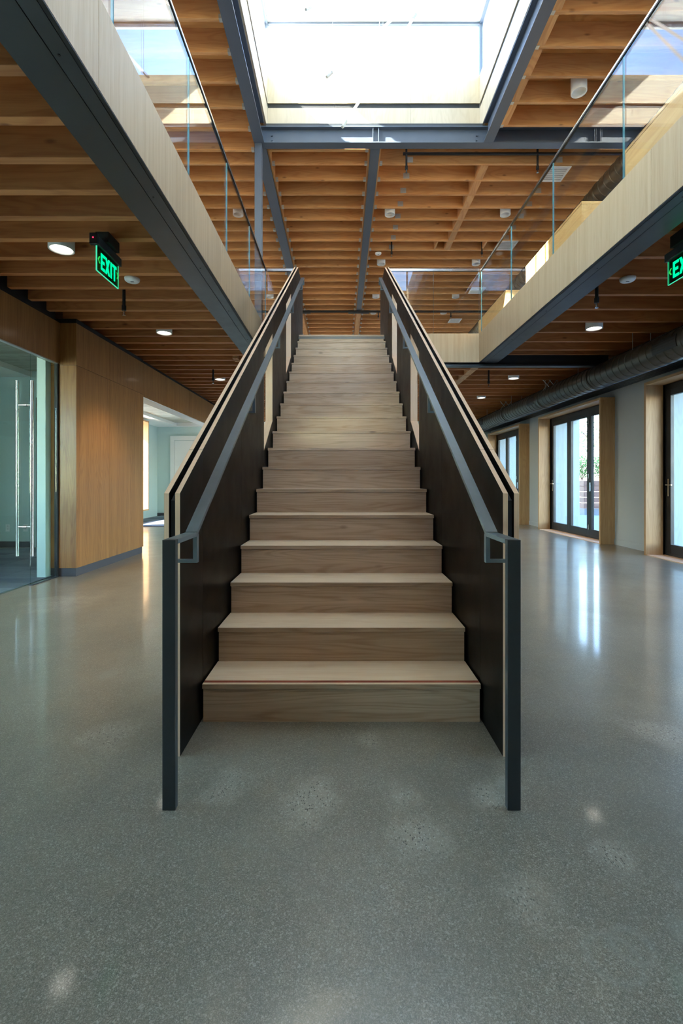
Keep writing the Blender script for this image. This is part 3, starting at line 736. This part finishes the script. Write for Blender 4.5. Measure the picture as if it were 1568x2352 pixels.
# ------------------------------------------------------------------ ducts
def duct(x, z, r, y0, y1, label, vents, zhang):
    t = thing('spiral_duct', (x, (y0 + y1) / 2, z), label, 'duct')
    joints = [y0] + [v for v in vents if y0 < v < y1] + [y1]
    for a, b in zip(joints[:-1], joints[1:]):
        prof = []; y = a; pitch = .15
        while y < b - .01:
            prof += [(r, y), (r, min(y + pitch - .02, b)), (r + .007, min(y + pitch - .014, b)), (r + .007, min(y + pitch - .006, b))]
            y += pitch
        prof.append((r, b))
        MB().lathe(prof, (x, 0, z), 36, axis='Y').build('duct_section', 'duct', t)
        MB().lathe([(r, b - .03), (r + .012, b - .03), (r + .012, b + .03), (r, b + .03)], (x, 0, z), 36, axis='Y').build('joint_collar', 'duct', t)
    for ch in t.children:
        if ch.name.startswith('duct_section'):
            e = ch.modifiers.new('edge_split', 'EDGE_SPLIT'); e.split_angle = R(25)
    return t
dt = duct(4.0, 2.745, .178, -3.4, YB - .1, 'black spiral air duct running along the right wall under the joists', [0.2, 3.0, 5.2, 7.4, 9.25, 11.3, 13.2], ZJ)
for y, dyv in ((5.40, .42), (9.4, .36), (12.8, .36)):
    # grille plate facing the room, low left side of duct
    m = MB(); n = 5
    a0, a1 = R(158), R(205)
    pts = [(4.0 + .186 * math.cos(a0 + (a1 - a0) * k / n), 2.745 + .186 * math.sin(a0 + (a1 - a0) * k / n)) for k in range(n + 1)]
    ins = [(4.0 + .17 * math.cos(a0 + (a1 - a0) * k / n), 2.745 + .17 * math.sin(a0 + (a1 - a0) * k / n)) for k in range(n, -1, -1)]
    MB().prism(pts + ins, 'Y', y, y + dyv).build('vent_grille', 'matblack', dt)
for y in (1.5, 3.9, 6.3, 7.75, 9.0, 10.8, 12.6):
    m = MB()
    for s in (-1, 1): m.cyl((4.0 + s * .12, y, 2.745 + .13), (4.0 + s * .12, y, ZF - .08), .004, 6)
    m.build('hanger_rod', 'galv', dt)
for y in (8.9, 11.3):
    m = MB()
    for dxx in (0.0, .12):
        m.cyl((3.80 + dxx, y, 2.84), (3.95 + dxx, y + .02, ZJ), .006, 6).cyl((3.95 + dxx, y, 2.86), (3.80 + dxx, y + .02, ZJ), .006, 6)
    m.build('cross_brace', 'galv', dt)
d2 = duct(4.15, 5.72, .17, -3.4, 16.3, 'dark spiral duct high along the upper right wall', [1.5, 4.5, 7.5, 10.5, 13.5], ZRJ)
so = struct('ceiling.003', (4.5, 5, 2.75), 'dark ribbed metal soffit behind the right duct', 'soffit')
for k in range(9):
    x0 = 4.20 + k * .0745
    box('soffit_rib', 'steel', so, x0, x0 + .066, YN, YB, 2.750, 2.765)
box('soffit_pan', 'matblack', so, 4.19, XWR, YN, YB, 2.766, 2.78)
box('soffit_face', 'matblack', so, 4.18, 4.20, YN, YB, 2.78, ZJ - .002)

# ------------------------------------------------------------------ right wall with portals and folding doors
wr = struct('wall_right', (XWR, 5, 0), 'grey painted right wall between the wooden door portals', 'wall')
bays = [(0.68, 3.26), (4.58, 7.16), (8.46, 11.04), (12.29, 14.87)]
ZD = 2.58
def wseg(a, b, z0, z1):
    box('wall_segment', 'wall', wr, XWR, XWR + .12, a, b, z0, z1)
    box('exterior_cladding', 'white_clad', wr, XWR + .121, 5.56, a, b, z0, z1)
prev = YN
for a, b in bays:
    wseg(prev, a, 0, 3.3); wseg(a, b, ZD, 3.3)
    box('baseboard', 'wall', wr, XWR - .012, XWR - .0005, prev + .001, a - .041, 0, .10)
    prev = b
wseg(prev, YB, 0, 3.3)
box('baseboard', 'wall', wr, XWR - .012, XWR - .0005, prev + .041, YB, 0, .10)
box('upper_wall', 'white', wr, XWR, XWR + .12, YN, 16.6, 3.31, 3.9); box('upper_wall', 'white', wr, XWR, XWR + .12, YN, 16.6, 5.7, ZRD)
for a, b in ((YN, -1.0), (.2, 2.6), (3.9, 6.3), (7.6, 10.0), (11.3, 13.7), (15.0, 16.6)): box('upper_wall', 'white', wr, XWR, XWR + .12, a, b, 3.9, 5.7)  # gaps left here are windows added to bring daylight upstairs
box('upper_cladding', 'white_clad', wr, XWR + .121, XWR + .3, YN, 16.6, 3.31, 3.9)

XP = 4.61     # face of the protruding portals
def door(idx, a, b, lb):
    t = struct('door_%d' % idx, (XWR, (a + b) / 2, 0), lb, 'door')
    th = .042
    box('portal_jamb', 'jamb_z', t, XP, XWR + .05, a - th + .0, a, 0, ZD + .0, .001)
    box('portal_jamb', 'jamb_z', t, XP, XWR + .05, b, b + th, 0, ZD, .001)
    box('portal_head', 'jamb_y', t, XP, XWR + .05, a - th, b + th, ZD, ZD + th, .001)
    box('threshold', 'edge', t, XP + .02, XWR + .05, a, b, 0, .012)
    x0, x1 = XWR + .03, XWR + .09
    m = MB(); m.box(x0, x1, a, a + .05, .012, ZD - .001).box(x0, x1, b - .05, b, .012, ZD - .001).box(x0, x1, a + .05, b - .05, ZD - .09, ZD - .001).box(x0, x1, a + .05, b - .05, .012, .05)
    m.build('door_frame', 'frame', t)
    n = 3; L = (b - a - .1) / n
    for k in range(n):
        y0 = a + .05 + k * L + .002; y1 = y0 + L - .004; s = .085
        xa, xb = x0 - .01, x1 - .015; zt = ZD - .092
        m = MB(); m.box(xa, xb, y0, y0 + s, .052, zt).box(xa, xb, y1 - s, y1, .052, zt).box(xa, xb, y0 + s, y1 - s, .052, .052 + .13).box(xa, xb, y0 + s, y1 - s, zt - s, zt)
        lf = m.build('door_leaf', 'frame', t, .003)
        box('pane', 'pane', lf, (xa + xb) / 2 - .006, (xa + xb) / 2 + .006, y0 + s, y1 - s, .182, zt - s)
        if k == n - 1:      # lever on far leaf
            yy = y1 - .045
            MB().box(xa - .008, xa, yy - .016, yy + .016, .90, 1.16).build('lock_plate', 'brushed', lf)
            MB().cyl((xa - .05, yy, 1.07), (xa, yy, 1.07), .009, 8).cyl((xa - .05, yy, 1.07), (xa - .05, yy - .13, 1.07), .009, 8).build('lever_handle', 'brushed', lf)
        if k == 1:
            for zz, hh in ((.17, .10), (1.18, .09), (2.25, .10)): MB().box(xa - .012, xa, y0 - .02, y0 + .02, zz, zz + hh).build('hinge', 'brushed', lf)
            MB().box(xa - .03, xa - .005, y0 - .075, y0 - .055, .93, 1.10).build('pull_handle', 'brushed', lf)
door(1, *bays[3], 'farthest black framed folding door in a wooden portal')
door(2, *bays[2], 'black framed folding glass door in a wooden portal, fully in view')
door(3, *bays[1], 'black framed folding door at the right edge of the photo')
door(4, *bays[0], 'folding door beside the camera, outside the frame')
# ------------------------------------------------------------------ back and near walls, upper walls
wb_ = struct('wall_back', (0, YB, 0), 'pale back wall of the lower storey', 'wall')
box('wall_panel', 'office', wb_, XWL - .2, XWR + .12, YB, YB + .15, 0, 3.29)
box('black_base', 'greybase', wb_, XWL, 0, YB - .012, YB - .0005, 0, .10)
box('wall_panel', 'white', wb_, XWL - .2, XWR + .12, 16.6, 16.7, 3.31, ZRD)
wn_ = struct('wall_front', (0, YN, 0), 'unseen wall behind the camera, upper glazing added for daylight', 'wall')
for z0, z1 in ((2.7, 3.6), (6.0, ZRD)): box('wall_panel', 'white', wn_, XWL - .2, XWR + .12, YN - .15, YN, z0, z1)
box('wall_panel', 'wall', wn_, XWL - .2, XWR + .12, YN - .15, YN, 0, 2.7)
for x0, x1 in ((-6.2, -3.6), (-1.2, 1.5), (4.0, 5.0)):
    box('wall_panel', 'white', wn_, x0, x1, YN - .15, YN, 3.6, 6.0)
for z0, z1 in ((3.6, 6.0),):
    for x0, x1 in ((-3.6, -1.2), (1.5, 4.0)): box('pane', 'pane', wn_, x0, x1, YN - .08, YN - .07, z0, z1)  # upper panes out of view, added to light the roof joists

# ------------------------------------------------------------------ left wall: oak volume, fascia, office, alcove
XV = -3.12
wl = struct('wall_left', (XV, 6.5, 0), 'warm oak veneer volume and fascia along the left side', 'wall')
g = .0015
box('veneer_panel', 'warm_z', wl, XV - .4, XV, 5.56, 6.36 - g, .10, 2.488); box('veneer_panel', 'warm_z', wl, XV - .4, XV, 6.36 + g, 7.44, .10, 2.488)
box('veneer_panel', 'warm_z', wl, XV - .4, XV, 5.56, 6.36 - g, 2.492, 2.985); box('veneer_panel', 'warm_z', wl, XV - .4, XV, 6.36 + g, 7.44 - g, 2.492, 2.985)
box('volume_core', 'matblack', wl, XV - .39, XV - .004, 5.564, 7.436, .10, ZJ - .002)
box('plinth', 'greybase', wl, XV - .4, XV - .012, 5.575, 7.425, 0, .099)
for a, b in ((-.5, 1.0), (1.0, 2.4), (2.4, 3.75), (3.75, 5.07), (5.07, 5.559)):
    box('fascia_panel', 'warm_z', wl, -3.40, -3.31, a + g, b - g, 2.51, 2.985)
for a, b in ((7.44, 8.45), (8.45, 9.7), (9.7, 10.95), (10.95, 12.2), (12.2, 13.5)):
    box('fascia_panel', 'warm_z', wl, XV - .03, XV, a + g, b - g, 2.455, 2.985)
box('fascia_soffit', 'white', wl, XV - .21, XV - .001, 7.445, 13.5, 2.440, 2.4545)
box('fascia_back', 'white', wl, XV - .21, XV - .19, 7.445, 13.5, 2.455, 3.0)
box('shadow_gap', 'matblack', wl, -3.38, -3.33, -.5, 5.5, 2.986, ZJ + .2); box('shadow_gap', 'matblack', wl, XV - .19, XV - .025, 7.45, 13.5, 2.986, ZJ - .003)
box('side_wall', 'office', wl, -3.52, -3.42, -1.2, -0.5, 0, 3.0)
box('outer_wall', 'office', wl, XWL - .15, XWL, YN, -1.0, 0, 3.3); box('outer_wall', 'office', wl, XWL - .15, XWL, 3.0, 11.45, 0, 3.3); box('outer_wall', 'office', wl, XWL - .15, XWL, -1.0, 3.0, 0, .9); box('outer_wall', 'office', wl, XWL - .15, XWL, -1.0, 3.0, 2.7, 3.3); box('pane', 'pane', wl, XWL - .08, XWL - .07, -1.0, 3.0, .9, 2.7); box('outer_wall', 'office', wl, XWL - .15, XWL, 13.5, YB, 0, 3.3)  # window opening out of view, added to brighten the office
box('outer_wall', 'office', wl, XWL - .15, XWL, 11.45, 13.5, 0, .30); box('outer_wall', 'office', wl, XWL - .15, XWL, 11.45, 13.5, 2.84, 3.3)
box('upper_wall', 'white', wl, XWL - .15, XWL, YN, 16.6, 3.31, 3.9); box('upper_wall', 'white', wl, XWL - .15, XWL, YN, 16.6, 5.6, ZRD)
for a, b in ((YN, -1.), (.2, 3.6), (4.8, 8.2), (9.4, 12.6), (13.8, 16.6)): box('upper_wall', 'white', wl, XWL - .15, XWL, a, b, 3.9, 5.6)  # openings between these are added windows for upstairs daylight
# office partitions
ob = struct('wall_office', (-4.7, 8.05, 0), 'pale painted office back wall with a door, seen through the glass', 'wall')
box('wall_panel', 'office', ob, XWL, -3.53, 8.05, 8.15, 0, 3.0)
box('black_base', 'greybase', ob, XWL, -5.30, 8.035, 8.049, 0, .10)
box('door_leaf', 'office', ob, -5.17, -4.2, 8.03, 8.049, .01, 2.53)
box('door_gap', 'matblack', ob, -5.19, -5.171, 8.03, 8.049, .0, 2.55); box('door_gap', 'matblack', ob, -5.17, -4.2, 8.03, 8.049, 2.531, 2.55)
MB().cyl((-5.10, 8.0, 1.0), (-5.0, 8.0, 1.0), .008, 8).cyl((-5.10, 8.0, 1.0), (-5.10, 8.03, 1.0), .008, 8).build('lever_handle', 'brushed', ob)
box('wall_return', 'office', ob, -3.52, -3.42, 5.46, 5.559, 0, 3.0)
box('wall_panel', 'office', ob, XWL, -3.42, -1.3, -1.2, 0, 3.0)
box('door_panel', 'white', wb_, -5.42, -4.3, YB - .03, YB - .013, .0, 2.45)
box('door_panel', 'white', wb_, -5.56, -5.43, YB - .06, YB - .013, .0, 2.6); box('door_panel', 'white', wb_, -5.43, -4.2, YB - .06, YB - .013, 2.46, 2.6)
for x, lb in ((-5.68, 'white power outlet left of the long door pulls, on the office wall'), (-5.38, 'white power outlet on the office wall seen between the long door pulls')):
    t = thing('power_outlet', (x, 8.04, .33), lb, 'outlet')
    box('cover_plate', 'plastic', t, x - .035, x + .035, 8.042, 8.0495, .27, .39)
    for z in (.30, .345): box('socket', 'lampwhite', t, x - .014, x + .014, 8.040, 8.0421, z, z + .028)
# plank ceilings
pc = struct('ceiling.004', (-4.3, 3, 3.0), 'grey washed plank ceiling over the office and alcove', 'ceiling')
p0 = box('ceiling_plank', 'slat_x', pc, -5.27, -3.345, -1.1, -1.1 + .128, 2.985, 3.003)
box('backing', 'matblack', pc, -5.27, -3.345, -1.1, 7.95, 3.006, 3.012); box('backing', 'matblack', pc, -5.27, -3.345, 8.15, 15.0, 3.006, 3.012)
for k in range(1, 116):
    y = -1.1 + .14 * k
    if 7.95 < y < 8.15 or y > 15.0: continue
    copy_part(p0, dy=.14 * k)
box('bulkhead', 'white', pc, XWL, -5.27, -1.2, 8.04, 2.90, 3.03); box('bulkhead', 'white', pc, XWL, -5.27, 8.16, YB - .001, 2.90, 3.03)
box('bulkhead', 'white', pc, -5.269, -1.5, 15.1, YB - .001, 2.90, 3.03)
# carpets
cp = struct('floor.004', (-4.5, 3, 0), 'blue grey carpet tiles on the office floor', 'carpet')
rr = random.Random(3)
ct = box('carpet_tile', 'carpet', cp, -3.95, -3.402, -1.15, -.91, .001, .012)
for i in range(5):
    for j in range(38):
        if i == 0 and j == 0: continue
        y = j * .243
        if -1.15 + y + .243 > 8.04: continue
        if -3.95 - .52 * i < XWL + .03: continue
        copy_part(ct, dx=-.552 * i if i < 4 else -.552 * i, dy=y + (0 if i % 2 else 0))
ct2 = box('carpet_tile', 'carpet', cp, -3.65, -3.10, 11.70, 11.943, .001, .012)
for i in range(-4, 5):
    for j in range(15):
        if i == 0 and j == 0: continue
        copy_part(ct2, dx=-.552 * i, dy=j * .245)
box('carpet_edge', 'greybase', cp, -5.95, -1.0, 11.68, 11.699, 0, .014)
# alcove window with wood portal
aw = struct('window_2', (-5.5, 12.5, 0), 'tall wood framed side window full of sunlight at the end of the left corridor', 'window')
box('jamb', 'jamb_z', aw, -6.16, -5.5, 13.46, 13.50, .30, 2.84); box('jamb', 'jamb_z', aw, -6.16, -5.5, 11.45, 11.49, .30, 2.84)
box('sill', 'jamb_y', aw, -6.16, -5.5, 11.49, 13.459, .30, .34); box('head', 'jamb_y', aw, -6.16, -5.5, 11.49, 13.459, 2.80, 2.84)
box('pane', 'pane', aw, -6.12, -6.11, 11.49, 13.459, .34, 2.80)

# glass office front
gf = thing('glass_partition', (-3.345, 3, 0), 'frameless green tinted glass office front at the left edge', 'glass wall')
for a, b in ((-.5, 1.2), (1.2, 2.8), (2.8, 4.08)): box('glass_panel', 'office_glass', gf, -3.351, -3.339, a + .003, b - .003, .012, 2.50)
box('glass_panel', 'office_glass', gf, -3.351, -3.339, 5.083, 5.535, .012, 2.50)
box('floor_channel', 'steel_dark', gf, -3.37, -3.32, -.5, 4.07, 0, .011); box('floor_channel', 'steel_dark', gf, -3.37, -3.32, 5.085, 5.54, 0, .011)
box('end_channel', 'matblack', gf, -3.365, -3.325, 5.536, 5.558, 0, 2.505)
box('head_channel', 'galv', gf, -3.37, -3.32, -.5, 5.535, 2.501, 2.509)
gd = thing('glass_door', (-3.345, 4.6, 0), 'frameless glass office door with full height steel ladder pulls', 'door')
box('glass_leaf', 'office_glass', gd, -3.351, -3.339, 4.085, 5.077, .012, 2.495)
for x, s in ((-3.275, 1), (-3.43, -1)):
    MB().cyl((x, 5.0, .33), (x, 5.0, 2.19), .0165, 18).build('pull_bar', 'brushed', gd)
for z in (.64, 1.93):
    MB().cyl((-3.43, 5.0, z), (-3.275, 5.0, z), .009, 12).cyl((-3.365, 5.0, z), (-3.325, 5.0, z), .016, 14).build('standoff', 'brushed', gd)

# ------------------------------------------------------------------ upper right low cabinets
for i, (a, b, lb) in enumerate(((1.2, 4.54, 'pale maple low cabinet behind the upper right glass, nearest'), (5.36, 6.99, 'pale maple low cabinet on the upper floor, second along'),
                                (7.84, 9.4, 'pale maple low cabinet on the upper floor, third along'), (10.3, 12.0, 'pale maple low cabinet on the upper floor, farthest back'))):
    t = thing('low_cabinet', (3.0, (a + b) / 2, ZF), lb, 'cabinet')
    x0, x1, z1 = 2.725, 3.45, 4.30
    box('top', 'yellow_y', t, x0 - .003, x1, a - .003, b + .003, z1 - .03, z1)
    box('end_panel', 'yellow_y', t, x0 + .021, x1, a, a + .02, ZF + .001, z1 - .031); box('end_panel', 'yellow_y', t, x0 + .021, x1, b - .02, b, ZF + .001, z1 - .031)
    n = 3; L = (b - a) / n
    for k in range(n): box('front_panel', 'yellow_y', t, x0, x0 + .02, a + k * L + g, a + (k + 1) * L - g, ZF + .001, z1 - .031)

# ------------------------------------------------------------------ outside
def foliage(name_root, c, rx, rz, n, size, mat, seed, parent, nm='foliage'):
    q = random.Random(seed); m = MB()
    for _ in range(n):
        while True:
            u = Vector((q.uniform(-1, 1), q.uniform(-1, 1), q.uniform(-1, 1)))
            if u.length < 1 and u.length > .25: break
        p = Vector((c[0] + u.x * rx, c[1] + u.y * rx, c[2] + u.z * rz))
        d = Vector((q.uniform(-1, 1), q.uniform(-1, 1), q.uniform(-.4, 1))).normalized(); w = d.orthogonal().normalized()
        s = size * q.uniform(.6, 1.3)
        m.add([p, p + d * s * .5 + w * s * .28, p + d * s, p + d * s * .5 - w * s * .28], [(0, 1, 2, 3)])
    o = m.build(nm, mat, parent); o['kind'] = 'stuff'; return o
pl = thing('planter', (9.6, 16.5, 0), 'dark plank planter box standing on the patio beyond the folding doors', 'planter')
box('steel_base', 'beam', pl, 8.25, 11.6, 16.05, 17.2, -.02, .20)
for k in range(5):
    z0 = .21 + k * .19
    box('front_plank', 'dark_x', pl, 8.24, 11.62, 16.0, 16.03, z0, z0 + .18)
    box('side_plank', 'dark_x', pl, 8.20, 8.235, 16.0, 17.22, z0, z0 + .18)
box('soil', 'bark', pl, 8.24, 11.6, 16.04, 17.2, .9, 1.15)
for i, (x, s, lb) in enumerate(((8.5, 1, 'leafy green shrub at the left end of the planter'), (9.2, 2, 'leafy green shrub in the middle of the planter'), (10.0, 3, 'leafy green shrub at the right of the planter'))):
    t = thing('shrub', (x, 16.6, 1.155), lb, 'shrub')
    foliage('shrub', (x, 16.7, 1.62), .34, .42, 900, .08, 'leaf', 10 + s, t)
    m = MB()
    for k in range(6):
        a = k * 1.05; m.cyl((x, 16.7, 1.155), (x + .2 * math.cos(a), 16.7 + .2 * math.sin(a), 1.7), .012, 5)
    m.build('stem', 'bark', t)
of = thing('flower_clump', (9.5, 16.15, 1.155), 'orange flowers in front of the planter shrubs', 'flowers')
foliage('f', (9.5, 16.14, 1.42), .30, .07, 160, .06, 'orange', 5, of, 'petals')
MB().cyl((9.5, 16.14, 1.155), (9.5, 16.14, 1.42), .01, 5).build('stem', 'leaf', of)
for i, (x, y, h, lb) in enumerate(((9.7, 18.6, 4.4, 'thin airy tree beyond the planter'), (14.2, 27.0, 6.5, 'taller sparse tree farther off beyond the planter'))):
    t = thing('young_tree', (x, y, 0), lb, 'tree')
    m = MB().cyl((x, y, 0), (x + .1, y, h * .7), .05, 8, r1=.02)
    for k in range(7):
        a = k * 2.4; z = h * (.35 + .07 * k); m.cyl((x + .05, y, z), (x + .9 * math.cos(a), y + .9 * math.sin(a), z + .9), .018, 5, r1=.006)
    m.build('trunk', 'bark', t)
    foliage('t', (x, y, h * .72), 1.3, h * .30, 900, .14, 'leaf2', 30 + i, t)
fb = thing('far_building', (22, 34, 0), 'low pale building with a blue grey roof beyond the patio', 'building')
box('wall', 'farwall', fb, 14, 34, 33, 40, 0, 4.2)
box('roof', 'beam', fb, 13.6, 34.4, 32.6, 40.4, 4.2, 4.5)
fc = thing('slat_fence', (14, 22, 0), 'horizontal slat fence behind the planter', 'fence')
for k in range(12): box('slat', 'farwall', fc, 9.5, 24, 22.0, 22.03, .1 + k * .17, .1 + k * .17 + .12)
for x in (9.6, 12.5, 15.4, 18.3): box('post', 'beam', fc, x, x + .08, 22.04, 22.12, 0, 2.15)

# ------------------------------------------------------------------ groups of repeats
GROUPS = {'cylinder_downlight': None, 'fire_sprinkler': 'black sprinkler drops', 'smoke_detector': 'white smoke detectors',
          'air_diffuser': 'white air diffusers along the right roof joists', 'exit_sign': 'green exit signs under the galleries',
          'low_cabinet': 'maple low cabinets behind the right glass', 'tube_pendant': 'slanting light tubes in the skylight opening',
          'glass_guard': 'frameless glass guards around the opening', 'spiral_duct': 'spiral ducts along the right wall',
          'shrub': 'shrubs in the planter', 'young_tree': 'trees beyond the planter', 'power_outlet': 'outlets on the office wall',
          'edge_beam': 'steel beams under the gallery edges', 'steel_beam': 'steel roof beams', 'timber_beam': 'timber roof beams far back'}
for o in list(scene.objects):
    if o.parent is None and 'category' in o:
        k = o.name.split('.')[0]
        if k == 'cylinder_downlight': o['group'] = 'lit downlights under the galleries' if o.location.z < 4 else 'unlit downlights on the roof joists'
        elif k in GROUPS: o['group'] = GROUPS[k]
